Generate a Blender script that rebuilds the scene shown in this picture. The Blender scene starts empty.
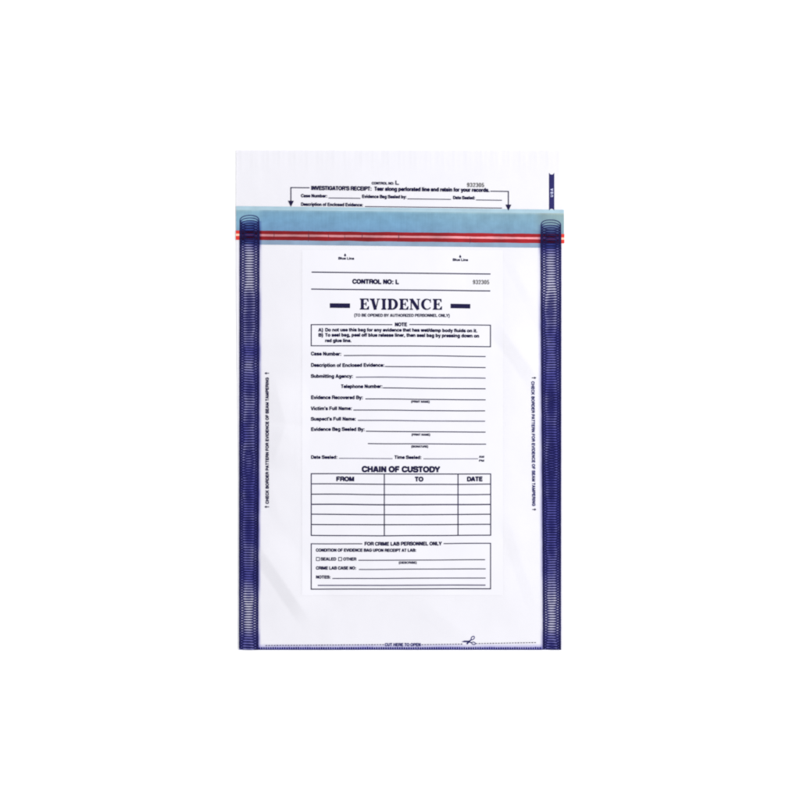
import bpy, math
from mathutils import noise, Vector

S = bpy.context.scene
COL = S.collection

# ------------------------------------------------------------------ materials
def lin(c):
    c /= 255.0
    return c / 12.92 if c <= 0.04045 else ((c + 0.055) / 1.055) ** 2.4

def rgb(r, g, b):
    return (lin(r), lin(g), lin(b), 1.0)

def material(name, col, rough=0.5, spec=0.4, clear=0.0, vary=0.0, scale=60.0, bump=0.0, bscale=300.0):
    m = bpy.data.materials.new(name)
    m.use_nodes = True
    nt = m.node_tree
    p = nt.nodes['Principled BSDF']
    out = nt.nodes['Material Output']
    p.inputs['Base Color'].default_value = col
    p.inputs['Roughness'].default_value = rough
    p.inputs['Specular IOR Level'].default_value = spec
    tc = nt.nodes.new('ShaderNodeTexCoord')
    if vary:
        n = nt.nodes.new('ShaderNodeTexNoise')
        n.inputs['Scale'].default_value = scale
        n.inputs['Detail'].default_value = 5
        nt.links.new(tc.outputs['Object'], n.inputs['Vector'])
        r = nt.nodes.new('ShaderNodeMapRange')
        r.inputs['From Min'].default_value = 0.25
        r.inputs['From Max'].default_value = 0.75
        r.inputs['To Min'].default_value = 1 - vary
        r.inputs['To Max'].default_value = 1 + vary
        nt.links.new(n.outputs['Fac'], r.inputs['Value'])
        v = nt.nodes.new('ShaderNodeVectorMath')
        v.operation = 'SCALE'
        v.inputs[0].default_value = col[:3]
        nt.links.new(r.outputs['Result'], v.inputs['Scale'])
        nt.links.new(v.outputs['Vector'], p.inputs['Base Color'])
    if bump:
        n = nt.nodes.new('ShaderNodeTexNoise')
        n.inputs['Scale'].default_value = bscale
        n.inputs['Detail'].default_value = 3
        nt.links.new(tc.outputs['Object'], n.inputs['Vector'])
        b = nt.nodes.new('ShaderNodeBump')
        b.inputs['Strength'].default_value = bump
        b.inputs['Distance'].default_value = 0.001
        nt.links.new(n.outputs['Fac'], b.inputs['Height'])
        nt.links.new(b.outputs['Normal'], p.inputs['Normal'])
    if clear:
        t = nt.nodes.new('ShaderNodeBsdfTransparent')
        mx = nt.nodes.new('ShaderNodeMixShader')
        mx.inputs[0].default_value = clear
        nt.links.new(p.outputs[0], mx.inputs[1])
        nt.links.new(t.outputs[0], mx.inputs[2])
        nt.links.new(mx.outputs[0], out.inputs['Surface'])
    return m

def end_ramp(m, inner, outer):
    """material colour by position along the strip: `outer` past the printed borders, where no film covers it"""
    nt = m.node_tree
    p = nt.nodes['Principled BSDF']
    tc = nt.nodes.new('ShaderNodeTexCoord')
    sx = nt.nodes.new('ShaderNodeSeparateXYZ')
    nt.links.new(tc.outputs['Object'], sx.inputs[0])
    ab = nt.nodes.new('ShaderNodeMath'); ab.operation = 'ABSOLUTE'
    ad = nt.nodes.new('ShaderNodeMath'); ad.operation = 'ADD'; ad.inputs[1].default_value = -0.0006
    nt.links.new(sx.outputs['X'], ad.inputs[0])
    nt.links.new(ad.outputs[0], ab.inputs[0])
    r = nt.nodes.new('ShaderNodeMapRange')
    r.inputs['From Min'].default_value = 0.1585
    r.inputs['From Max'].default_value = 0.1610
    nt.links.new(ab.outputs[0], r.inputs['Value'])
    n = nt.nodes.new('ShaderNodeTexNoise')
    n.inputs['Scale'].default_value = 45
    n.inputs['Detail'].default_value = 6
    nt.links.new(tc.outputs['Object'], n.inputs['Vector'])
    c0 = nt.nodes.new('ShaderNodeValToRGB')
    c0.color_ramp.elements[0].position = 0.35
    c0.color_ramp.elements[1].position = 0.65
    c0.color_ramp.elements[0].color = tuple(x * 0.80 for x in inner[:3]) + (1,)
    c0.color_ramp.elements[1].color = tuple(x * 1.15 for x in inner[:3]) + (1,)
    fade = nt.nodes.new('ShaderNodeMapRange')
    fade.inputs['From Min'].default_value = -0.06; fade.inputs['From Max'].default_value = 0.10
    fade.inputs['To Min'].default_value = 0.0; fade.inputs['To Max'].default_value = 0.30
    nt.links.new(sx.outputs['X'], fade.inputs['Value'])
    addf = nt.nodes.new('ShaderNodeMath'); addf.operation = 'ADD'
    nt.links.new(n.outputs['Fac'], addf.inputs[0]); nt.links.new(fade.outputs[0], addf.inputs[1])
    e = c0.color_ramp.elements.new(1.0); e.color = tuple(x * 1.75 for x in inner[:3]) + (1,)
    nt.links.new(addf.outputs[0], c0.inputs['Fac'])
    mx = nt.nodes.new('ShaderNodeMix'); mx.data_type = 'RGBA'
    nt.links.new(r.outputs['Result'], mx.inputs['Factor'])
    nt.links.new(c0.outputs['Color'], mx.inputs['A'])
    mx.inputs['B'].default_value = outer
    nt.links.new(mx.outputs['Result'], p.inputs['Base Color'])

M_TABLE = material('matte_white_board', (0.93, 0.93, 0.93, 1), 0.9, 0.1, vary=0.004, scale=8)
M_FILM = material('milky_film', (0.776, 0.768, 0.812, 1), 0.30, 0.5, clear=0.16, vary=0.022, scale=22, bump=0.10, bscale=130)
M_BACK = material('back_film_plastic', (0.80, 0.79, 0.86, 1), 0.4, 0.4, clear=0.2, vary=0.01, scale=30)
def faded(m, sx_lo, sx_hi, sy_ramp, filt=None, dens=1.0, mottle=0.0):
    """ink whose density follows the sheet: sx_lo / sx_hi soft side edges (fractions), sy_ramp [(v, density)]"""
    nt = m.node_tree
    out = nt.nodes['Material Output']; p = nt.nodes['Principled BSDF']
    uv = nt.nodes.new('ShaderNodeUVMap'); uv.uv_map = 'sheet'
    sx = nt.nodes.new('ShaderNodeSeparateXYZ'); nt.links.new(uv.outputs[0], sx.inputs[0])
    def ramp(src, stops):
        c = nt.nodes.new('ShaderNodeValToRGB')
        for q, (pos, val) in enumerate(stops):
            e = c.color_ramp.elements[q] if q < 2 else c.color_ramp.elements.new(pos)
            e.position = pos; e.color = (val, val, val, 1)
        nt.links.new(src, c.inputs['Fac'])
        return c.outputs[0]
    def mul(a, b):
        n = nt.nodes.new('ShaderNodeMath'); n.operation = 'MULTIPLY'
        for k, q in enumerate((a, b)):
            if isinstance(q, float): n.inputs[k].default_value = q
            else: nt.links.new(q, n.inputs[k])
        return n.outputs[0]
    st = [(0.0, 0.0 if sx_lo else 1.0)] + ([(sx_lo, 1.0)] if sx_lo else []) + ([(1 - sx_hi, 1.0)] if sx_hi else []) + [(1.0, 0.0 if sx_hi else 1.0)]
    d = mul(mul(ramp(sx.outputs['X'], st), ramp(sx.outputs['Y'], sy_ramp)), dens)
    if mottle:
        tc = nt.nodes.new('ShaderNodeTexCoord')
        n = nt.nodes.new('ShaderNodeTexNoise'); n.inputs['Scale'].default_value = 36; n.inputs['Detail'].default_value = 6
        nt.links.new(tc.outputs['Object'], n.inputs['Vector'])
        a = nt.nodes.new('ShaderNodeMapRange'); a.inputs['From Min'].default_value = .3; a.inputs['From Max'].default_value = .7
        a.inputs['To Min'].default_value = 1 - mottle; a.inputs['To Max'].default_value = 1 + mottle
        nt.links.new(n.outputs['Fac'], a.inputs['Value'])
        d = mul(d, a.outputs[0])
    t = nt.nodes.new('ShaderNodeBsdfTransparent')
    mx = nt.nodes.new('ShaderNodeMixShader')
    nt.links.new(d, mx.inputs[0])
    nt.links.new(t.outputs[0], mx.inputs[1])
    if filt:                                  # a see-through ink that tints what lies under it
        f = nt.nodes.new('ShaderNodeBsdfTransparent'); f.inputs[0].default_value = filt + (1,)
        nt.links.new(f.outputs[0], mx.inputs[2])
    else:
        nt.links.new(p.outputs[0], mx.inputs[2])
    nt.links.new(mx.outputs[0], out.inputs['Surface'])
    return m
M_PANEL = material('white_panel_ink', (0.690, 0.684, 0.727, 1), 0.36, 0.5, vary=0.016, scale=26, bump=0.10, bscale=130)
TINT = [(0.0, .45), (.03, 1.0), (.05, .9), (.075, .38), (.15, .30), (.19, .88), (.5, 1.0), (.83, .92), (.885, .32), (.95, .36), (.97, .85), (1.0, .85)]
M_TINT_L = faded(material('border_wash_ink', (0.1, 0.1, 0.3, 1)), 0.03, .13, TINT, (0.36, 0.36, 0.67), 0.90, 0.40)
M_TINT_R = faded(material('border_wash_ink', (0.1, 0.1, 0.3, 1)), 0.22, .03, TINT, (0.36, 0.36, 0.67), 0.90, 0.40)
M_INK = material('navy_ink', (0.0085, 0.0065, 0.043, 1), 0.7, 0.12, vary=0.25, scale=400)
M_LINE = material('rule_ink', (0.026, 0.023, 0.064, 1), 0.7, 0.12, vary=0.35, scale=60)
M_FAINT = material('faint_rule_ink', (0.16, 0.155, 0.215, 1), 0.6, 0.25, vary=0.2, scale=60)
M_GREY = material('grey_number_ink', (0.10, 0.095, 0.095, 1), 0.7, 0.2, vary=0.3, scale=500)
M_COIL = material('border_ink', (0.016, 0.0155, 0.100, 1), 0.65, 0.15, vary=0.40, scale=70)
def dyed(m, through, body):
    """printing ink: partly a body colour, mostly a dye that filters what is under it"""
    nt = m.node_tree
    f = nt.nodes.new('ShaderNodeBsdfTransparent'); f.inputs[0].default_value = through + (1,)
    mx = nt.nodes.new('ShaderNodeMixShader'); mx.inputs[0].default_value = body
    nt.links.new(f.outputs[0], mx.inputs[1]); nt.links.new(nt.nodes['Principled BSDF'].outputs[0], mx.inputs[2])
    nt.links.new(mx.outputs[0], nt.nodes['Material Output'].inputs['Surface'])
dyed(M_COIL, (0.15, 0.15, 0.40), 0.40)
M_BAR = material('origin_ink', (0.017, 0.015, 0.10, 1), 0.6, 0.15, vary=0.1, scale=200)
M_PALE = material('pale_lettering', (0.55, 0.58, 0.80, 1), 0.6, 0.2)
M_BLUE = material('blue_liner', (0.14, 0.31, 0.48, 1), 0.45, 0.25, bump=0.14, bscale=160)
def liner_colours(m):
    nt = m.node_tree
    p = nt.nodes['Principled BSDF']
    uv = nt.nodes.new('ShaderNodeUVMap'); uv.uv_map = 'sheet'
    sx = nt.nodes.new('ShaderNodeSeparateXYZ')
    nt.links.new(uv.outputs[0], sx.inputs[0])
    n = nt.nodes.new('ShaderNodeTexNoise'); n.inputs['Scale'].default_value = 1.0; n.inputs['Detail'].default_value = 5
    mp = nt.nodes.new('ShaderNodeMapping'); mp.inputs['Scale'].default_value = (26, 2.2, 1)
    nt.links.new(uv.outputs[0], mp.inputs[0]); nt.links.new(mp.outputs[0], n.inputs['Vector'])
    hatch = nt.nodes.new('ShaderNodeTexNoise'); hatch.inputs['Scale'].default_value = 1.0; hatch.inputs['Detail'].default_value = 2
    mp2 = nt.nodes.new('ShaderNodeMapping'); mp2.inputs['Scale'].default_value = (170, 1.5, 1)
    nt.links.new(uv.outputs[0], mp2.inputs[0]); nt.links.new(mp2.outputs[0], hatch.inputs['Vector'])
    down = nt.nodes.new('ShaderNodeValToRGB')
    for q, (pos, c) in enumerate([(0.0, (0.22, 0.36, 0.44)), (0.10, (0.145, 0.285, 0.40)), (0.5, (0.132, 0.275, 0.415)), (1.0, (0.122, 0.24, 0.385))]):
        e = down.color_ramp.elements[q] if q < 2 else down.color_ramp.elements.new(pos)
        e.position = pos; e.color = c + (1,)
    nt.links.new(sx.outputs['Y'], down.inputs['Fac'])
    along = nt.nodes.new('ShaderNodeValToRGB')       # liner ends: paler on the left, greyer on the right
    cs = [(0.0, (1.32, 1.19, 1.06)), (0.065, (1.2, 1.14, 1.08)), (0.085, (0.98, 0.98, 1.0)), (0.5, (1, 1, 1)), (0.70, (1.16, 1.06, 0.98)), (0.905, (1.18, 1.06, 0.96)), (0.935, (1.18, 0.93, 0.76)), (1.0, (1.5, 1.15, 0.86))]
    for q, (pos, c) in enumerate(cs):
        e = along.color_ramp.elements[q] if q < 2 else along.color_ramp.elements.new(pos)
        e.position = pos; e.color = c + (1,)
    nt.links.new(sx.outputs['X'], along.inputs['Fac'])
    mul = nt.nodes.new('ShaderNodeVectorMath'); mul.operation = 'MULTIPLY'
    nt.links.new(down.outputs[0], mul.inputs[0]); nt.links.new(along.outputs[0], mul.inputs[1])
    a = nt.nodes.new('ShaderNodeMapRange'); a.inputs['From Min'].default_value = .25; a.inputs['From Max'].default_value = .75
    a.inputs['To Min'].default_value = .86; a.inputs['To Max'].default_value = 1.14
    nt.links.new(n.outputs['Fac'], a.inputs['Value'])
    b = nt.nodes.new('ShaderNodeMapRange'); b.inputs['From Min'].default_value = .25; b.inputs['From Max'].default_value = .75
    b.inputs['To Min'].default_value = .95; b.inputs['To Max'].default_value = 1.05
    nt.links.new(hatch.outputs['Fac'], b.inputs['Value'])
    ab = nt.nodes.new('ShaderNodeMath'); ab.operation = 'MULTIPLY'
    nt.links.new(a.outputs[0], ab.inputs[0]); nt.links.new(b.outputs[0], ab.inputs[1])
    sc = nt.nodes.new('ShaderNodeVectorMath'); sc.operation = 'SCALE'
    nt.links.new(mul.outputs[0], sc.inputs[0]); nt.links.new(ab.outputs[0], sc.inputs['Scale'])
    nt.links.new(sc.outputs[0], p.inputs['Base Color'])
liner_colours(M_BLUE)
M_AQUA = material('pale_liner_edge', (0.315, 0.455, 0.535, 1), 0.5, 0.25, vary=0.10, scale=60)
M_MARGIN = material('grey_blue_margin', (0.20, 0.28, 0.39, 1), 0.5, 0.25, vary=0.16, scale=60)
M_RED = material('red_glue', (0.3, 0.02, 0.03, 1), 0.5, 0.15, bump=0.15, bscale=220)
end_ramp(M_RED, (0.20, 0.006, 0.010), (0.60, 0.035, 0.025, 1))
M_GAP = material('pink_gap', (0.5, 0.2, 0.22, 1), 0.5, 0.2)
end_ramp(M_GAP, (0.47, 0.19, 0.21), (0.85, 0.5, 0.38, 1))
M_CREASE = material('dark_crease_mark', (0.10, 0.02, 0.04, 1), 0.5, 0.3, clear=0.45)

# ------------------------------------------------------------------ the bag's surface, in millimetres
# (sx, sy): millimetres from the left and from the top of an 800 x 800 mm patch of table
def sm(a, b, x):
    t = min(1.0, max(0.0, (x - a) / (b - a)))
    return t * t * (3 - 2 * t)

def lerp(a, b, t):
    return a + (b - a) * t

def left_edge(sy):
    return 236.3 + 2.6 * sm(250, 540, sy) + 0.18 * noise.noise(Vector((0.3, sy * 0.03, 1)))

def right_edge(sy):
    return 560.2 + 3.4 * sm(150, 214, sy) - 0.5 * sm(420, 640, sy) + 0.18 * noise.noise(Vector((7.3, sy * 0.03, 4)))

def fold(sx, sy, ax, ay, bx, by, steep, slow, amp, taper=0.25):
    """a soft crease: rises over `steep` mm up to the line a-b, then sinks over `slow` mm beyond it"""
    dx, dy = bx - ax, by - ay
    L = math.hypot(dx, dy)
    t = ((sx - ax) * dx + (sy - ay) * dy) / (L * L)
    d = ((sx - ax) * dy - (sy - ay) * dx) / L          # positive to the upper right of the line
    if t < -taper or t > 1 + taper:
        return 0.0
    w = sm(-taper, taper, t) * (1 - sm(1 - taper, 1 + taper, t))
    if d < 0:
        f = 1 + d / steep
        f = max(0.0, f)
    else:
        f = max(0.0, 1 - d / slow)
        f = f * f * (3 - 2 * f) * 0.5 + f * 0.5
    return amp * w * f

def height(sx, sy):
    e = min(sx - left_edge(sy), right_edge(sy) - sx)
    seam = sm(14, 62, e)
    body = sm(240, 275, sy) * (1 - sm(585, 645, sy))
    z = 0.9 + 1.3 * seam * body
    z += 0.48 * noise.noise(Vector((sx * 0.017, sy * 0.013, 2.2))) * sm(0, 30, e)
    z += (0.12 + 0.10 * (1 - sm(35, 75, e))) * noise.noise(Vector((sx * 0.055, sy * 0.045, 9.1)))
    z += 0.016 * noise.noise(Vector((sx * 0.16, sy * 0.13, 5.1)))
    # diagonal creases and the places where the film clings
    z += fold(sx, sy, 259, 545, 305, 612, 12, 30, 2.6, 0.24)
    z += fold(sx, sy, 503, 330, 536, 376, 13, 30, 1.8, 0.25)
    z += max(fold(sx, sy, 276, 384, 286, 424, 20, 30, 2.3, 0.35), fold(sx, sy, 286, 424, 275, 458, 20, 30, 2.3, 0.35))
    z += fold(sx, sy, 297, 372, 297.5, 476, 3, 18, 0.10, 0.2)
    z += fold(sx, sy, 420, 598, 470, 640, 14, 40, 0.6, 0.3)
    z += fold(sx, sy, 266, 470, 281, 520, 9, 26, 0.55, 0.3)
    z += fold(sx, sy, 508, 520, 534, 600, 10, 30, 0.7, 0.3)
    z += fold(sx, sy, 512, 262, 531, 300, 8, 20, 0.5, 0.3)
    # pleats along the torn mouth of the receipt
    mouth = 1 - sm(156, 178, sy)
    z += mouth * (0.055 * math.sin(sx * 1.15 + 2 * noise.noise(Vector((sx * 0.05, 0, 0))))
                  + 0.06 * math.sin(sx * 0.47 + 1.0) + 0.035 * math.sin(sx * 2.3))
    z += 0.10 * (1 - sm(0, 9, abs(sx - 257))) * (1 - sm(195, 225, sy))
    return z

def droop(sx, sy):
    """print on the film is not quite square to it"""
    s = 0.0112 * (1 - sm(255, 500, sy))
    return s * (sx - 400) + (0.26 * math.sin(sx * 0.024 + sy * 0.021) + 0.30 * noise.noise(Vector((sx * 0.022, sy * 0.05, 11.0)))) * sm(255, 330, sy) * (1 - sm(560, 620, sy))

def P(sx, sy, up=0.0, warp=True):
    if warp:
        sy = sy + droop(sx, sy)
    return ((sx - 400) / 1000, (400 - sy) / 1000, (height(sx, sy) + up) / 1000)

# ------------------------------------------------------------------ mesh helpers
class Ink:
    def __init__(self, up=0.45, warp=True):
        self.v, self.f, self.up, self.warp, self.k = [], [], up, warp, 0
    def lift(self):
        self.k += 1
        return self.up + 0.006 * (self.k % 7)
    def quadstrip(self, left, right, closed=False, up=None):
        up = self.lift() if up is None else up
        b = len(self.v)
        n = len(left)
        for l, r in zip(left, right):
            self.v.append(P(l[0], l[1], up, self.warp)); self.v.append(P(r[0], r[1], up, self.warp))
        for i in range(n if closed else n - 1):
            j = (i + 1) % n
            self.f.append((b + 2 * i, b + 2 * i + 1, b + 2 * j + 1, b + 2 * j))
    def stroke(self, pts, w, closed=False, widths=None, up=None):
        n = len(pts)
        L, R = [], []
        for i in range(n):
            a = pts[i - 1] if (closed or i > 0) else None
            c = pts[(i + 1) % n] if (closed or i < n - 1) else None
            p = pts[i]
            def nrm(u, v):
                dx, dy = v[0] - u[0], v[1] - u[1]
                l = math.hypot(dx, dy) or 1e-9
                return (-dy / l, dx / l)
            if a is None: nx, ny = nrm(p, c); k = 1
            elif c is None: nx, ny = nrm(a, p); k = 1
            else:
                n1, n2 = nrm(a, p), nrm(p, c)
                nx, ny = n1[0] + n2[0], n1[1] + n2[1]
                l = math.hypot(nx, ny)
                if l < 1e-6: nx, ny, k = n1[0], n1[1], 1
                else:
                    nx, ny = nx / l, ny / l
                    k = min(1.5, 1 / max(0.3, nx * n1[0] + ny * n1[1]))
            h = (widths[i] if widths else w) * 0.5 * k
            L.append((p[0] + nx * h, p[1] + ny * h)); R.append((p[0] - nx * h, p[1] - ny * h))
        self.quadstrip(L, R, closed, up)
    def rule(self, x0, y0, x1, y1, w=0.9, step=6.0):
        n = max(1, int(math.hypot(x1 - x0, y1 - y0) / step))
        self.stroke([(lerp(x0, x1, i / n), lerp(y0, y1, i / n)) for i in range(n + 1)], w)
    def poly(self, pts):
        up = self.lift()
        b = len(self.v)
        for x, y in pts:
            self.v.append(P(x, y, up, self.warp))
        self.f.append(tuple(range(b, b + len(pts))))
    def box(self, x0, y0, x1, y1):
        n = max(1, int((x1 - x0) / 5))
        xs = [lerp(x0, x1, i / n) for i in range(n + 1)]
        self.quadstrip([(x, y0) for x in xs], [(x, y1) for x in xs])
    def build(self, name, mat, parent, label=None):
        return mesh_object(name, self.v, self.f, mat, parent, label)

def mesh_object(name, v, f, mat, parent=None, label=None, smooth=False):
    me = bpy.data.meshes.new(name)
    me.from_pydata(v, [], f)
    me.materials.append(mat)
    if smooth:
        me.polygons.foreach_set('use_smooth', [True] * len(me.polygons))
    # every sheet faces up
    me.update()
    if me.polygons and me.polygons[0].normal.z < 0:
        me.flip_normals()
    o = bpy.data.objects.new(name, me)
    COL.objects.link(o)
    if parent: o.parent = parent
    if label: o['label'] = label
    return o

def sheet(name, mat, parent, y0, y1, x0, x1, up, step=1.6, flat=None, warp=False, label=None):
    """a sheet of film lying on the bag; x0, x1, y0, y1 are numbers or functions"""
    fx0 = x0 if callable(x0) else (lambda y: x0)
    fx1 = x1 if callable(x1) else (lambda y: x1)
    ny = max(1, int(round((y1 - y0) / step)))
    nx = max(1, int(round((fx1(y0) - fx0(y0)) / step)))
    v, f = [], []
    for j in range(ny + 1):
        y = lerp(y0, y1, j / ny)
        a, b = fx0(y), fx1(y)
        for i in range(nx + 1):
            x = lerp(a, b, i / nx)
            if flat is not None:
                v.append(((x - 400) / 1000, (400 - y) / 1000, flat / 1000))
            else:
                v.append(P(x, y, up, warp))
    for j in range(ny):
        for i in range(nx):
            k = j * (nx + 1) + i
            f.append((k, k + nx + 1, k + nx + 2, k + 1))
    o = mesh_object(name, v, f, mat, parent, label, smooth=True)
    uv = o.data.uv_layers.new(name='sheet')
    for lp in o.data.loops:
        k = lp.vertex_index
        uv.data[lp.index].uv = ((k % (nx + 1)) / nx, (k // (nx + 1)) / ny)
    return o

# ------------------------------------------------------------------ a bold grotesque alphabet, drawn as pen strokes
# cap height 1; each letter is (advance, strokes); a stroke is a list of (x, y) or (x, y, corner radius); 'o' closes it
def ring(x0, x1, y0, y1, r):
    xm = (x0 + x1) / 2
    return ['o', (xm, y0), (x1, y0, r), (x1, y1, r), (x0, y1, r), (x0, y0, r)]
G = {
 ' ': (.38, []),
 'A': (1.0, [[(.13, 0), (.46, 1)], [(.87, 0), (.54, 1)], [(.25, .3), (.75, .3)]]),
 'B': (1.0, [[(.2, 0), (.2, 1)], [(.2, .9), (.82, .9, .2), (.82, .53, .2), (.2, .53)], [(.2, .53), (.88, .53, .21), (.88, .1, .21), (.2, .1)]]),
 'C': (1.0, [[(.89, .66), (.86, .9, .28), (.16, .9, .36), (.16, .1, .36), (.86, .1, .28), (.9, .36)]]),
 'D': (1.0, [[(.2, 0), (.2, 1)], [(.2, .9), (.9, .9, .38), (.9, .1, .38), (.2, .1)]]),
 'E': (.93, [[(.2, 0), (.2, 1)], [(.2, .9), (.86, .9)], [(.2, .52), (.8, .52)], [(.2, .1), (.88, .1)]]),
 'F': (.85, [[(.2, 0), (.2, 1)], [(.2, .9), (.82, .9)], [(.2, .48), (.74, .48)]]),
 'G': (1.08, [[(.93, .68), (.88, .9, .28), (.16, .9, .37), (.16, .1, .37), (.95, .1, .34), (.95, .46), (.56, .46)]]),
 'H': (1.0, [[(.2, 0), (.2, 1)], [(.82, 0), (.82, 1)], [(.2, .53), (.82, .53)]]),
 'I': (.39, [[(.195, 0), (.195, 1)]]),
 'J': (.77, [[(.6, 1), (.6, .1, .22), (.14, .1, .2), (.14, .36)]]),
 'K': (1.0, [[(.2, 0), (.2, 1)], [(.86, 1), (.3, .42)], [(.4, .56), (.9, 0)]]),
 'L': (.85, [[(.2, 0), (.2, 1)], [(.2, .1), (.82, .1)]]),
 'M': (1.16, [[(.18, 0), (.18, 1)], [(.98, 0), (.98, 1)], [(.22, 1), (.57, .05)], [(.94, 1), (.59, .05)]]),
 'N': (1.0, [[(.2, 0), (.2, 1)], [(.82, 0), (.82, 1)], [(.22, .96), (.8, .04)]]),
 'O': (1.08, [ring(.15, .93, .1, .9, .37)]),
 'P': (.93, [[(.2, 0), (.2, 1)], [(.2, .9), (.84, .9, .22), (.84, .44, .22), (.2, .44)]]),
 'Q': (1.08, [ring(.15, .93, .1, .9, .37), [(.6, .3), (.96, 0)]]),
 'R': (1.0, [[(.2, 0), (.2, 1)], [(.2, .9), (.86, .9, .21), (.86, .47, .21), (.2, .47)], [(.5, .47), (.82, .45, .12), (.86, 0)]]),
 'S': (.93, [[(.82, .68), (.8, .9, .2), (.14, .9, .2), (.14, .56, .18), (.83, .48, .18), (.83, .1, .2), (.12, .1, .2), (.1, .34)]]),
 'T': (.85, [[(.425, 0), (.425, 1)], [(.04, .9), (.81, .9)]]),
 'U': (1.0, [[(.19, 1), (.19, .1, .3), (.82, .1, .3), (.82, 1)]]),
 'V': (.93, [[(.1, 1), (.44, 0)], [(.83, 1), (.49, 0)]]),
 'W': (1.31, [[(.1, 1), (.36, 0)], [(.62, 1), (.4, 0)], [(.69, 1), (.91, 0)], [(1.21, 1), (.95, 0)]]),
 'X': (.93, [[(.1, 1), (.83, 0)], [(.83, 1), (.1, 0)]]),
 'Y': (.93, [[(.08, 1), (.46, .42)], [(.85, 1), (.47, .42)], [(.465, .46), (.465, 0)]]),
 'Z': (.85, [[(.06, .9), (.78, .9)], [(.74, .86), (.12, .14)], [(.05, .1), (.8, .1)]]),
 'a': (.77, [[(.12, .5), (.16, .64, .14), (.57, .64, .15), (.57, .08), (.66, .05)], [(.57, .4), (.14, .38, .13), (.14, .1, .14), (.57, .12, .2), (.57, .3)]]),
 'b': (.85, [[(.17, 0), (.17, 1)], ring(.17, .68, .1, .64, .26)]),
 'c': (.77, [[(.66, .48), (.62, .64, .18), (.14, .64, .26), (.14, .1, .26), (.62, .1, .18), (.67, .28)]]),
 'd': (.85, [[(.68, 0), (.68, 1)], ring(.16, .68, .1, .64, .26)]),
 'e': (.77, [[(.16, .36), (.66, .36), (.66, .64, .24), (.14, .64, .26), (.14, .1, .26), (.62, .1, .2), (.66, .22)]]),
 'f': (.46, [[(.2, 0), (.2, .9, .14), (.44, .92)], [(.02, .66), (.42, .66)]]),
 'g': (.85, [[(.68, .74), (.68, -.2, .2), (.2, -.2, .16), (.17, -.08)], ring(.16, .68, .1, .64, .26)]),
 'h': (.85, [[(.18, 0), (.18, 1)], [(.18, .5), (.2, .64, .1), (.67, .64, .22), (.67, 0)]]),
 'i': (.39, [[(.195, 0), (.195, .74)], [(.195, .85), (.195, 1.02)]]),
 'j': (.39, [[(.195, -.2), (.195, .74)], [(.195, .85), (.195, 1.02)]]),
 'k': (.77, [[(.18, 0), (.18, 1)], [(.66, .74), (.22, .3)], [(.34, .44), (.7, 0)]]),
 'l': (.39, [[(.195, 0), (.195, 1)]]),
 'm': (1.23, [[(.17, 0), (.17, .74)], [(.17, .5), (.2, .64, .1), (.61, .64, .18), (.61, 0)], [(.61, .5), (.64, .64, .1), (1.06, .64, .18), (1.06, 0)]]),
 'n': (.85, [[(.18, 0), (.18, .74)], [(.18, .5), (.2, .64, .1), (.67, .64, .22), (.67, 0)]]),
 'o': (.85, [ring(.14, .71, .1, .64, .26)]),
 'p': (.85, [[(.17, -.27), (.17, .74)], ring(.17, .68, .1, .64, .26)]),
 'q': (.85, [[(.68, -.27), (.68, .74)], ring(.16, .68, .1, .64, .26)]),
 'r': (.54, [[(.17, 0), (.17, .74)], [(.17, .42), (.2, .63, .16), (.52, .64)]]),
 's': (.77, [[(.64, .52), (.6, .64, .12), (.14, .64, .13), (.14, .4, .12), (.65, .34, .12), (.65, .1, .13), (.14, .1, .13), (.1, .24)]]),
 't': (.46, [[(.2, .94), (.2, .08, .12), (.42, .08)], [(.02, .66), (.42, .66)]]),
 'u': (.85, [[(.18, .74), (.18, .1, .22), (.62, .1, .14), (.67, .24)], [(.67, 0), (.67, .74)]]),
 'v': (.77, [[(.1, .74), (.36, 0)], [(.67, .74), (.41, 0)]]),
 'w': (1.08, [[(.1, .74), (.3, 0)], [(.51, .74), (.34, 0)], [(.57, .74), (.74, 0)], [(.98, .74), (.78, 0)]]),
 'x': (.77, [[(.1, .74), (.67, 0)], [(.67, .74), (.1, 0)]]),
 'y': (.77, [[(.1, .74), (.4, .02)], [(.67, .74), (.36, -.18, .1), (.12, -.2)]]),
 'z': (.7, [[(.06, .65), (.64, .65)], [(.6, .6), (.12, .12)], [(.06, .09), (.66, .09)]]),
 '0': (.77, [ring(.14, .63, .1, .9, .26)]),
 '2': (.77, [[(.13, .66), (.16, .9, .2), (.64, .9, .22), (.62, .56, .14), (.14, .1), (.68, .1)]]),
 '3': (.77, [[(.12, .72), (.16, .9, .16), (.62, .9, .18), (.62, .53, .16), (.34, .53)], [(.34, .53), (.65, .53, .18), (.65, .1, .2), (.12, .1, .2), (.1, .28)]]),
 '5': (.77, [[(.66, .9), (.2, .9), (.15, .48), (.64, .58, .2), (.64, .1, .22), (.12, .1, .2), (.1, .28)]]),
 '9': (.77, [ring(.14, .62, .42, .9, .24), [(.63, .66), (.63, .1, .24), (.16, .1, .16), (.13, .24)]]),
 "'": (.33, [[(.165, .68), (.165, 1.0)]]),
 ':': (.46, [[(.23, 0), (.23, .2)], [(.23, .52), (.23, .72)]]),
 '.': (.39, [[(.195, 0), (.195, .21)]]),
 ',': (.39, [[(.195, .21), (.195, .05), (.14, -.16)]]),
 '(': (.46, [[(.38, 1.02), (.17, .8, .2), (.17, .0, .2), (.38, -.26)]]),
 ')': (.46, [[(.08, 1.02), (.29, .8, .2), (.29, .0, .2), (.08, -.26)]]),
 '/': (.39, [[(.02, -.04), (.37, 1.02)]]),
}

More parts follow.
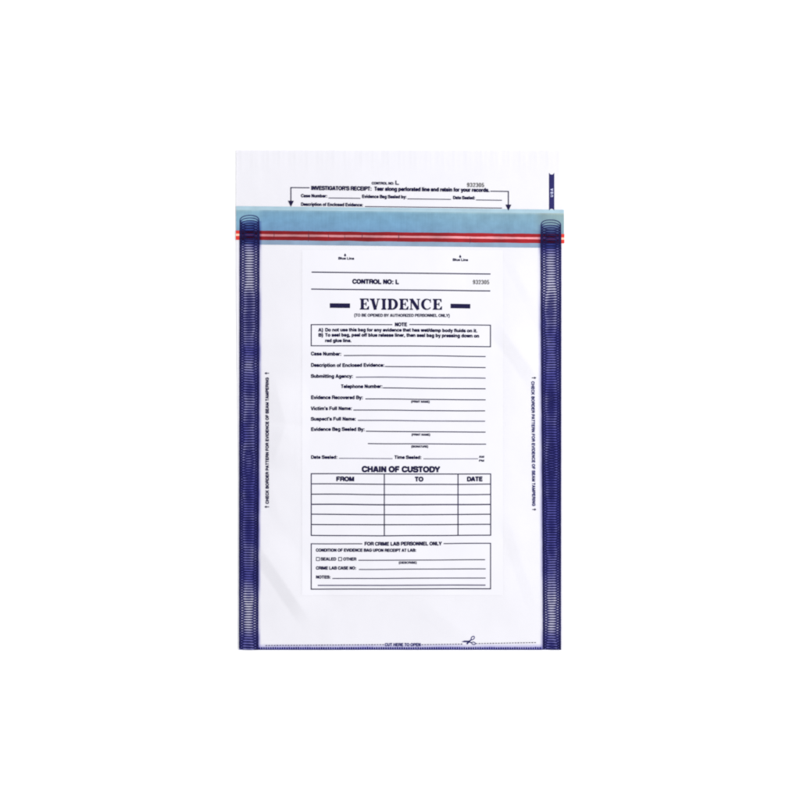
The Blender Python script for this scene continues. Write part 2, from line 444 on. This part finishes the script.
def rounded(pts, closed):
    out, n = [], len(pts)
    for i, p in enumerate(pts):
        r = p[2] if len(p) > 2 else 0
        if r == 0 or (not closed and i in (0, n - 1)):
            out.append((p[0], p[1])); continue
        a, c = pts[i - 1], pts[(i + 1) % n]
        def toward(q):
            dx, dy = q[0] - p[0], q[1] - p[1]
            l = math.hypot(dx, dy) or 1e-9
            k = min(r, l * (0.5 if len(q) > 2 else 0.98)) / l
            return (p[0] + dx * k, p[1] + dy * k)
        s, e = toward(a), toward(c)
        for q in range(5):
            t = q / 4
            # between a parabola and a circle
            w0, w1, w2 = (1 - t) ** 2, 2 * t * (1 - t) * 0.8, t * t
            w = w0 + w1 + w2
            out.append(((w0 * s[0] + w1 * p[0] + w2 * e[0]) / w, (w0 * s[1] + w1 * p[1] + w2 * e[1]) / w))
    return out

def text(ink, s, x0, x1, base, cap, weight=0.2, place=None, space=0.0):
    """s set between x0 and x1 on the baseline `base` with capitals `cap` tall"""
    total = sum(G[c][0] + space for c in s)
    k = (x1 - x0) / total
    put = place or (lambda u, v: (x0 + u, base - v))
    u = 0.0
    for c in s:
        adv, strokes = G[c]
        for st in strokes:
            closed = st[0] == 'o'
            pts = rounded(st[1:] if closed else st, closed)
            # pen of even weight on both axes: stretch the skeleton only
            ink.stroke([put((u + p[0]) * k, p[1] * cap) for p in pts], weight * 1.3 * (0.35 * k + 0.65 * cap), closed)
        u += adv + space

# ------------------------------------------------------------------ the setting
g = mesh_object('ground', [(-4, -4, 0), (4, -4, 0), (4, 4, 0), (-4, 4, 0)], [(0, 1, 2, 3)], M_TABLE)
g['kind'] = 'structure'
g['label'] = 'plain white surface under the evidence bag'

# ------------------------------------------------------------------ the bag
bag = bpy.data.objects.new('evidence_bag', None)
COL.objects.link(bag)
bag['label'] = 'clear plastic evidence bag with printed form, blue strip and navy coil borders lying on white'
bag['category'] = 'bag'

TOP, BOT = 150.1, 649.8
back = sheet('back_film', M_BACK, bag, TOP, BOT, left_edge, right_edge, 0, step=8, flat=0.3)
sheet('receipt_stub', M_FILM, bag, TOP, 209.0, left_edge, right_edge, 0.0, label='torn top receipt part of the bag with faint pleats')
sheet('front_film', M_FILM, bag, 209.0, BOT, left_edge, right_edge, 0.0)
sheet('printed_panel', M_PANEL, bag, 250, 595, 302.0, 503.0, 0.12, step=1.6, label='faint white printed panel behind the form')

# release strip with its two glue lines
def edge_l(y): return 236.0
def edge_r(y): return 564.0
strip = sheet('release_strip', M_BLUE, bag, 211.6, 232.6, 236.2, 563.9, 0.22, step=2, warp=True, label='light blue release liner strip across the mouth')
sheet('strip_edge', M_AQUA, strip, 208.0, 211.6, 236.2, 563.9, 0.22, step=1.2, warp=True, label='pale aqua upper edge of the strip')
sheet('strip_margin', M_MARGIN, strip, 241.4, 246.2, 239.6, 561.0, 0.22, step=1.6, warp=True, label='grey blue lower margin of the strip')

def glue(y, w, seed, ph):
    i = Ink(up=0.30)
    pts, ws = [], []
    for k in range(165):
        x = lerp(235.9, 564.3, k / 164)
        pts.append((x, y + 0.22 * noise.noise(Vector((x * 0.05, seed, 0))) + 0.10 * noise.noise(Vector((x * 0.3, seed, 3)))))
        ws.append(w + 0.45 * noise.noise(Vector((x * 0.045, seed, 7))) + 0.2 * noise.noise(Vector((x * 0.4, seed, 8))))
    i.stroke(pts, w, widths=ws, up=ph)
    return i
glue(236.9, 4.4, 2.0, 0.26).build('glue_gap', M_GAP, strip, 'pinkish gap between the red glue lines')
glue(234.05, 3.35, 1.0, 0.32).build('glue_line', M_RED, strip, 'upper red glue line')
glue(239.8, 3.75, 5.0, 0.32).build('glue_line', M_RED, strip, 'lower red glue line')
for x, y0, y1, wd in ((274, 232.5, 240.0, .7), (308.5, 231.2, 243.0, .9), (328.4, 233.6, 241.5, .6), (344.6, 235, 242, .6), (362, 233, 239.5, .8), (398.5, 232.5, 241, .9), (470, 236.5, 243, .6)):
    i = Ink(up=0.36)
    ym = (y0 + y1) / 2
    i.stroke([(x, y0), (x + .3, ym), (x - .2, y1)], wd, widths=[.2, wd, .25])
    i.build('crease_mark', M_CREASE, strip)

# coil borders: a run of overlapping loops down each side
def coil(x0t, x0b, x1t, x1b, ytop, up, pitch=2.6, stroke=1.05):
    v, f = [], []
    y = ytop
    n = 40
    while y < BOT - 0.6:
        mid = y + 5.5
        t = sm(210, 650, mid)
        a, b = lerp(x0t, x0b, t), lerp(x1t, x1b, t)
        inphase = max((1 - sm(268, 300, mid)) * 1.0, sm(585, 605, mid) * (1 - sm(628, 642, mid)))
        H = 11.45 + 1.3 * (1 - inphase) * (0.75 + 0.25 * math.sin(mid * 0.085)) + 0.5 * math.sin(mid * 0.031)*(1 - inphase)
        cx, rx, ry = (a + b) / 2, (b - a) / 2, H / 2
        cy = y + ry
        skew = (1 - inphase) * 0.14 * noise.noise(Vector((y * 0.012, x0t * .1, 5))) + 0.05 * noise.noise(Vector((y * 0.1, x0t, 6)))
        jit = 0.35 * noise.noise(Vector((y * 0.21, x0t, 0)))
        base = len(v)
        keep = []
        for k in range(n + 1):
            th = 2 * math.pi * k / n
            c, s = math.cos(th), math.sin(th)
            ex = math.copysign(abs(c) ** 0.9, c); ey = math.copysign(abs(s) ** 0.9, s)
            row = []
            for d in (-stroke / 2, stroke / 2 - 0.3 * (1 - sm(ytop + 4, ytop + 14, y))):
                px = cx + jit * 0.3 + (rx - stroke / 2 + d) * ex
                py = cy + (ry - stroke / 2 + d) * ey
                row.append((px, py))
            keep.append(min(row[0][1], row[1][1]) < BOT - 0.1)
            row = [(q[0], min(q[1], BOT - 0.08 - 0.01 * d0)) for d0, q in enumerate(row)]
            row = [(q[0], min(q[1] + skew * (q[0] - cx), BOT - 0.08)) for q in row]
            for px, py in row:
                # each loop leans a hair over the one before it
                z = (height(px, min(py, BOT)) + up - 0.02 * (py - cy)) / 1000
                v.append(((px - 400) / 1000, (400 - py) / 1000, z))
        for k in range(n):
            if keep[k] and keep[k + 1]:
                f.append((base + 2 * k, base + 2 * k + 1, base + 2 * k + 3, base + 2 * k + 2))
        y += pitch * (1 + 0.10 * (1 - inphase) * noise.noise(Vector((y * 0.33, x0t, 9))))
    return v, f

v, f = coil(239.6, 239.0, 259.8, 258.6, 214.8, 0.75)
bp = mesh_object('border_pattern', v, f, M_COIL, bag, 'left navy border of overlapping printed loops')
sheet('border_wash', M_TINT_L, bp, 221, 649.6, lambda y: 239.4 - .4 * sm(222, 640, y), lambda y: 262.4 - 1.2 * sm(222, 640, y), 0.5, step=1.6)
v, f = coil(540.4, 542.8, 561.3, 561.0, 219.4, 0.75)
bp = mesh_object('border_pattern', v, f, M_COIL, bag, 'right navy border of overlapping printed loops')
sheet('border_wash', M_TINT_R, bp, 225, 649.6, lambda y: 537.4 + 2.4 * sm(222, 640, y), lambda y: 561.5 - .3 * sm(222, 640, y), 0.5, step=1.6)

# origin bar
i = Ink(up=0.3, warp=False)
i.poly([(549.0, 173.0), (550.2, 174.4), (551.6, 174.8), (553.0, 174.4), (554.2, 173.0), (554.2, 210.6), (553.0, 209.2), (551.6, 208.8), (550.2, 209.2), (549.0, 210.6)])
ob = i.build('origin_mark', M_BAR, bag, 'small navy bar with pale letters at the upper right')
i = Ink(up=0.5, warp=False)
text(i, 'USA', 0, 9.4, 0, 2.5, 0.17, place=lambda u, v: (553.0 - v, 197.2 - u), space=0.35)
i.build('lettering', M_PALE, ob)

# ------------------------------------------------------------------ print on the receipt
def words(name, parent, items, mat=M_INK, label=None, weight=0.2):
    i = Ink()
    for it in items:
        text(i, *it[:5], weight=it[5] if len(it) > 5 else weight)
    return i.build(name, mat, parent, label)

def field(parent, s, x0, x1, base, cap, rx0, rx1, ry, rmat=None, rw=0.9, name='entry_field'):
    o = words(name, parent, [(s, x0, x1, base, cap)])
    i = Ink(up=0.42)
    i.rule(rx0, ry, rx1, ry, rw)
    i.build('entry_line', rmat or M_LINE, o)
    return o

def serial(x0, x1, base, cap):
    i = Ink()
    text(i, '932305', x0, x1, base, cap, weight=0.135, space=0.12)
    i.build('serial_number', M_GREY, bag)

words('control_number', bag, [('CONTROL NO:', 371.7, 394.2, 184.9, 2.6), ('L', 395.0, 399.2, 184.9, 4.2, 0.17)])
serial(467.0, 484.6, 186.4, 4.4)
words('receipt_heading', bag, [("INVESTIGATOR'S RECEIPT:", 311.2, 371.8, 191.1, 4.1, 0.215), ('Tear along perforated line and retain for your records.', 374.4, 489.6, 191.1, 4.0, 0.215)])
field(bag, 'Case Number:', 301, 327.5, 198.5, 3.3, 328.5, 360.5, 198.9, rw=0.75)
field(bag, 'Evidence Bag Sealed by:', 362, 406.8, 198.5, 3.3, 407.5, 451, 198.9, rw=0.75)
field(bag, 'Date Sealed:', 453, 475.3, 198.7, 3.3, 476, 502, 199.2, rw=0.75)
field(bag, 'Description of Enclosed Evidence:', 301, 363.2, 207.0, 3.3, 365, 502, 207.0, rw=0.75)

def guide(xl, xa, y):
    i = Ink()
    i.rule(xl, y, xa, y, 0.9)
    i.rule(xa, y - .45, xa, y + 13.4, 0.9)
    i.poly([(xa - 2.9, y + 13.2), (xa + 2.9, y + 13.2), (xa, y + 19.2)])
    i.build('guide_arrow', M_INK, bag)
guide(309.6, 291, 188.9)
guide(490.4, 508.4, 190.3)

# pointers to the blue strip
for cx, x0, x1, dy in ((345.2, 338.3, 354.2, 0.0), (460.2, 452.6, 468.0, 0.15)):
    i = Ink()
    text(i, 'Blue Line', x0, x1, 260.3 + dy, 2.5)
    i.poly([(cx - 1.3, 256.4 + dy), (cx + 1.3, 256.4 + dy), (cx, 254.0 + dy)])
    i.box(cx - .45, 256.3 + dy, cx + .45, 257.3 + dy)
    i.build('strip_pointer', M_INK, bag)

# ------------------------------------------------------------------ the form
for x0, x1, y in ((311.8, 490.5, 273.2), (311.4, 490.2, 290.1)):
    i = Ink(); i.rule(x0, y, x1, y, 1.05); i.build('divider_line', M_LINE, bag)
words('control_number', bag, [('CONTROL NO: L', 352.4, 399.0, 284.3, 4.6, 0.23)])
serial(472.8, 489.6, 283.6, 4.5)

# title in a bold roman: stems, hairlines and bracketed serifs
def roman(i, x0, x1, base, cap):
    X = lambda u: u
    wid = {'E': 10.0, 'V': 11.0, 'I': 5.6, 'D': 11.4, 'N': 11.4, 'C': 11.2}
    s = 'EVIDENCE'
    k = (x1 - x0) / (sum(wid[c] for c in s) + 0.6 * 7)
    u = x0
    T, B = base - cap, base
    st, hair = 2.95 * k, 1.0
    def serif(cx, y, w, up):
        h = hair
        if up: i.poly([(cx - w / 2, y), (cx + w / 2, y), (cx + w / 2, y + h * .7), (cx + st * .5, y + h * 1.7), (cx - st * .5, y + h * 1.7), (cx - w / 2, y + h * .7)])
        else: i.poly([(cx - w / 2, y), (cx - w / 2, y - h * .7), (cx - st * .5, y - h * 1.7), (cx + st * .5, y - h * 1.7), (cx + w / 2, y - h * .7), (cx + w / 2, y)])
    def stem(cx, wd=st):
        i.box(cx - wd / 2, T, cx + wd / 2, B)
    for c in s:
        w = wid[c] * k
        if c in 'ID':
            cx = u + (w * .5 if c == 'I' else 2.9 * k)
            stem(cx); serif(cx, T, 5.2 * k, True); serif(cx, B, 5.2 * k, False)
        if c == 'D':
            pts, ws = [], []
            for q in range(17):
                th = math.pi / 2 - math.pi * q / 16
                pts.append((u + 4.2 * k + 5.3 * k * max(0, math.cos(th)) ** 0.9, (T + B) / 2 - (cap / 2 - hair * .5) * math.sin(th)))
                ws.append(hair + (st * 1.02 - hair) * max(0, math.cos(th)) ** 1.3)
            pts = [(u + 2.6 * k, T + hair * .5)] + pts + [(u + 2.6 * k, B - hair * .5)]
            ws = [hair] + ws + [hair]
            i.stroke(pts, 1, widths=ws)
        if c == 'E':
            cx = u + 2.9 * k
            stem(cx); serif(cx, T, 5.2 * k, True); serif(cx, B, 5.2 * k, False)
            r = u + 9.2 * k
            i.box(cx, T, r, T + hair); i.box(cx, B - hair, r + .5 * k, B)
            i.poly([(r - 1.9 * k, T + hair * .9), (r, T), (r + .1 * k, T + cap * .3), (r - .5 * k, T + cap * .3)])
            i.poly([(r - 1.9 * k, B - hair * .9), (r - .1 * k, B - cap * .32), (r + .6 * k, B - cap * .32), (r + .4 * k, B)])
            m = (T + B) / 2 - .1
            i.box(cx, m - hair / 2, r - 2.3 * k, m + hair / 2)
            i.box(r - 2.9 * k, m - cap * .17, r - 2.1 * k, m + cap * .17)
        if c == 'V':
            a = u + 2.5 * k
            i.stroke([(a + .2 * k, T + .2), (u + 5.7 * k, B)], st * 1.02)
            i.stroke([(u + 8.7 * k, T + .2), (u + 5.9 * k, B)], hair)
            serif(a, T, 5.0 * k, True); i.box(u + 7.1 * k, T, u + 10.6 * k, T + hair)
        if c == 'N':
            i.box(u + 2.0 * k - hair / 2, T, u + 2.0 * k + hair / 2, B); i.box(u + 9.4 * k - hair / 2, T, u + 9.4 * k + hair / 2, B)
            i.stroke([(u + 2.2 * k, T + .3), (u + 9.2 * k, B - .2)], st * 1.05)
            i.box(u + .2 * k, T, u + 3.6 * k, T + hair); i.box(u + .4 * k, B - hair, u + 3.8 * k, B); i.box(u + 7.7 * k, T, u + 11.1 * k, T + hair)
        if c == 'C':
            pts, ws = [], []
            for q in range(23):
                th = math.radians(38 + 284 * q / 22)
                pts.append((u + 6.2 * k + 4.5 * k * math.cos(th), (T + B) / 2 - (cap / 2 - hair * .4) * math.sin(th)))
                ws.append(hair + (st - hair) * max(0, -math.cos(th)) ** 1.1)
            i.stroke(pts, 1, widths=ws)
            i.poly([(u + 9.2 * k, T + .5), (u + 10.1 * k, T - .1), (u + 10.3 * k, T + cap * .36), (u + 9.5 * k, T + cap * .36)])
        u += w + 0.6 * k
i = Ink()
roman(i, 359.6, 442.2, 309.8, 10.9)
title = i.build('title', M_INK, bag, 'bold serif heading EVIDENCE')
for x0, x1, y0 in ((330.0, 350.1, 303.9), (450.6, 470.2, 303.6)):
    i = Ink(); i.box(x0, y0, x1, y0 + 4.5); i.build('dash_mark', M_INK, title)
words('title_note', bag, [('(TO BE OPENED BY AUTHORIZED PERSONNEL ONLY)', 354.3, 449.7, 317.0, 3.1, 0.17)])

# note box
i = Ink(up=0.42)
i.rule(310.9, 325.2, 392.4, 325.0, .9); i.rule(409.4, 324.9, 490.8, 324.6, .9)
i.rule(311.4, 325.2, 311.4, 346.8, .9); i.rule(490.4, 324.6, 490.4, 346.2, .9); i.rule(310.9, 346.4, 490.8, 346.0, .9)
nb = i.build('note_box', M_LINE, bag)
words('box_heading', nb, [('NOTE', 394.8, 407.2, 326.6, 3.8, .21)])
words('instruction_text', nb, [
    ('A)', 318.4, 323.3, 332.0, 3.3, .21), ('Do not use this bag for any evidence that has wet/damp body fluids on it.', 325.2, 477.4, 332.0, 3.4, .21),
    ('B)', 318.4, 323.3, 337.1, 3.3, .21), ('To seal bag, peel off blue release liner, then seal bag by pressing down on', 325.2, 479.2, 337.1, 3.4, .21),
    ('red glue line.', 325.2, 351.6, 342.7, 3.4, .21)])

# entry fields
field(bag, 'Case Number:', 311, 341.6, 356.0, 3.6, 344, 485.5, 355.9)
field(bag, 'Description of Enclosed Evidence:', 311, 384.6, 367.2, 3.6, 385, 485.5, 366.9)
field(bag, 'Submitting Agency:', 311, 353.2, 378.2, 3.6, 356, 485.5, 377.6, M_FAINT, 1.1)
field(bag, 'Telephone Number:', 341, 382.7, 388.5, 3.6, 383, 485.5, 388.3)
field(bag, 'Evidence Recovered By:', 311, 363.2, 399.6, 3.6, 365.5, 485.5, 399.3)
words('line_note', bag, [('(PRINT NAME)', 411.2, 429.7, 402.7, 2.1)])
field(bag, "Victim's Full Name:", 311, 352.2, 410.4, 3.6, 353.5, 485, 410.4)
field(bag, "Suspect's Full Name:", 311, 356.2, 421.0, 3.6, 358, 485, 420.7, M_FAINT, 1.1)
field(bag, 'Evidence Bag Sealed By:', 311, 365.0, 431.4, 3.6, 366, 485.5, 431.5)
words('line_note', bag, [('(PRINT NAME)', 411.6, 430.2, 435.5, 2.1)])
i = Ink(up=.42); i.rule(368, 443.7, 486, 443.7, .9); i.build('entry_line', M_LINE, bag)
words('line_note', bag, [('(SIGNATURE)', 411.3, 428.2, 447.4, 2.1)])
field(bag, 'Date Sealed:', 311, 337.7, 459.0, 3.4, 339, 392.6, 458.5, M_FAINT, .8)
field(bag, 'Time Sealed:', 394.4, 421.7, 458.7, 3.4, 423.5, 478, 458.4, M_FAINT, .8)
words('line_note', bag, [('AM', 478.8, 484.2, 457.4, 2.1), ('PM', 478.8, 484.2, 461.4, 2.1)])

# chain of custody table
words('custody_title', bag, [('CHAIN OF CUSTODY', 361.8, 440.0, 472.0, 5.8, .235)])
i = Ink(up=.42)
for y in (473.8, 484.0, 494.3, 504.3, 514.2, 524.4, 535.3):
    i.rule(311.0, y, 491.0, y, 1.0 if y != 504.3 else 1.15)
for x in (311.4, 384.4, 458.0, 490.6):
    i.rule(x, 473.4, x, 535.8, .95)
tb = i.build('custody_table', M_LINE, bag)
words('column_heading', tb, [('FROM', 336.2, 354.4, 481.3, 4.5, .235)])
words('column_heading', tb, [('TO', 414.8, 423.4, 481.1, 4.5, .235)])
words('column_heading', tb, [('DATE', 466.8, 482.6, 481.0, 4.5, .235)])

# crime lab box
i = Ink(up=.42)
i.rule(310.9, 543.6, 362.4, 543.4, .9); i.rule(443.6, 543.4, 490.9, 543.3, .9)
i.rule(311.4, 543.4, 311.4, 589.1, .9); i.rule(490.5, 543.2, 490.5, 589.0, .9); i.rule(310.9, 588.7, 490.9, 588.6, 1.0)
lb = i.build('lab_box', M_LINE, bag)
words('box_heading', lb, [('FOR CRIME LAB PERSONNEL ONLY', 364.5, 441.7, 545.1, 3.7, .21)])
words('box_text', lb, [('CONDITION OF EVIDENCE BAG UPON RECEIPT AT LAB:', 316.0, 416.4, 551.4, 3.1, .21)])
for x in (316.5, 338.7):
    i = Ink(up=.42)
    i.stroke([(x, 557.1), (x + 3.1, 557.1), (x + 3.1, 560.3), (x, 560.3)], .6, True)
    i.build('checkbox', M_INK, lb)
for it in (('SEALED', 320.8, 336.3, 560.2, 3.1), ('OTHER', 343.3, 356.4, 560.2, 3.1), ('(DESCRIBE)', 398.8, 416.8, 563.4, 2.2),
           ('CRIME LAB CASE NO:', 316.0, 356.4, 569.0, 3.1, .21), ('NOTES:', 316.0, 330.8, 578.1, 3.1, .21)):
    words('box_text', lb, [it])
for x0, x1, y in ((358.5, 485, 559.8), (359, 485.6, 568.9), (332.5, 485.6, 578.0)):
    i = Ink(up=.42); i.rule(x0, y, x1, y, .85); i.build('entry_line', M_LINE, lb)
i = Ink(up=.42); i.rule(318, 585.0, 485.4, 585.0, 1.3); i.build('entry_line', M_FAINT, lb)

# ------------------------------------------------------------------ notices beside the borders
SIDE = 'CHECK BORDER PATTERN FOR EVIDENCE OF SEAM TAMPERING'
def arrow(tip, tail, y, parent):
    d = 1 if tail > tip else -1
    i = Ink(warp=False)
    i.poly([(tip, y), (tip + d * 1.9, y - 1.25), (tip + d * 1.9, y + 1.25)])
    i.stroke([(tip + d * 1.7, y), (tail, y)], .75)
    i.build('pointer_arrow', M_INK, parent)
i = Ink(warp=False)
text(i, SIDE, 0, 126.5, 0, 3.1, .2, place=lambda u, v: (268.9 - v, 503.9 - u))
n = i.build('side_notice', M_INK, bag, 'upright notice along the left border')
arrow(264.7, 269.2, 373.3, n); arrow(264.6, 269.2, 506.8, n)
i = Ink(warp=False)
text(i, SIDE, 0, 124.8, 0, 3.1, .2, place=lambda u, v: (lerp(531.3, 532.2, u / 125) + v, 381.2 + u))
n = i.build('side_notice', M_COIL, bag, 'upright notice along the right border')
arrow(536.2, 531.8, 377.9, n); arrow(536.3, 532.3, 509.4, n)

# ------------------------------------------------------------------ foot of the bag: cut line, scissors, seam
def dashes(x0, y0, x1, y1):
    i = Ink(warp=False)
    k = int((x1 - x0) / 2.75)
    for q in range(k + 1):
        t = q / k
        x, y = lerp(x0, x1, t), lerp(y0, y1, t)
        h = 0.38 + 0.12 * noise.noise(Vector((x * 0.2, 0, 2)))
        i.box(x - .8, y - h, x + .8, y + h)
    return i.build('cut_line', M_LINE, bag)
cut = dashes(266.5, 645.3, 383.2, 644.5)
dashes(422.4, 644.5, 461.5, 643.9)
dashes(476.6, 643.4, 535, 642.4)
i = Ink(warp=False)
text(i, 'CUT HERE TO OPEN', 384.8, 420.8, 646.0, 3.1, .2)
i.build('cut_text', M_COIL, cut)
i = Ink(up=.5, warp=False)
i.poly([(461.4, 641.5), (464.4, 640.4), (468.4, 640.5), (469.6, 641.3), (468.8, 642.0), (464.5, 642.0)])
i.stroke([(466.9, 643.9), (468.6, 641.6), (470.6, 640.0), (471.6, 639.4)], 1.2, widths=[1.5, 1.6, 1.2, .9])
i.stroke([(468.5, 641.4), (471.0, 642.4), (472.2, 642.7)], 1.0)
def loop(cx, cy, a, b, rot, w=.75):
    pts = []
    for q in range(16):
        th = 2 * math.pi * q / 16
        x, y = a * math.cos(th), b * math.sin(th)
        pts.append((cx + x * math.cos(rot) - y * math.sin(rot), cy + x * math.sin(rot) + y * math.cos(rot)))
    i.stroke(pts, w, True)
loop(472.8, 637.8, 2.0, 1.35, -0.9)
loop(473.6, 643.1, 1.9, 1.2, 0.25)
i.build('scissors_mark', M_COIL, cut)
i = Ink(up=.4, warp=False)
x = 259.5
while x < 541.5:
    i.stroke([(x, 646.9 + .5 * noise.noise(Vector((x, 0, 0)))), (x + .1, 649.3)], 1.15 + .35 * noise.noise(Vector((x * .11, 4, 0))))
    x += 2.3
i.rule(257, 649.25, 543, 649.25, .6, 4)
bs = i.build('bottom_seam', M_COIL, bag, 'dotted navy seam along the bottom edge')
M_WASH = faded(material('seam_wash_ink', (0.1, 0.1, 0.3, 1)), 0.0, 0.0, [(0.0, 0.0), (.5, .5), (.75, 1.0), (1.0, 1.0)], (0.52, 0.51, 0.80), 0.95, 0.2)
sheet('border_wash', M_WASH, bs, 643.4, 649.7, 258.5, 542.5, 0.25, step=1.2)

# ------------------------------------------------------------------ light, camera
w = bpy.data.worlds.new('World')
S.world = w
w.use_nodes = True
w.node_tree.nodes['Background'].inputs['Color'].default_value = (0.985, 0.985, 1.0, 1)
w.node_tree.nodes['Background'].inputs['Strength'].default_value = 0.86

def area(name, loc, size, power):
    d = bpy.data.lights.new(name, 'AREA')
    d.shape = 'SQUARE'; d.size = size; d.energy = power
    o = bpy.data.objects.new(name, d)
    COL.objects.link(o)
    o.location = loc
    o.rotation_euler = (-Vector(loc)).to_track_quat('-Z', 'Y').to_euler()
area('softbox_lamp', (1.9, 0.52, 1.95), 0.7, 58)

cd = bpy.data.cameras.new('camera')
cd.sensor_width = 36; cd.lens = 90; cd.clip_end = 50
cam = bpy.data.objects.new('camera', cd)
COL.objects.link(cam)
cam.location = (0, 0, 2.0)
S.camera = cam

S.view_settings.view_transform = 'Standard'
S.view_settings.look = 'None'
S.view_settings.exposure = 0
S.cycles.filter_width = 1.9
S.cycles.max_bounces = 8
S.cycles.transparent_max_bounces = 32
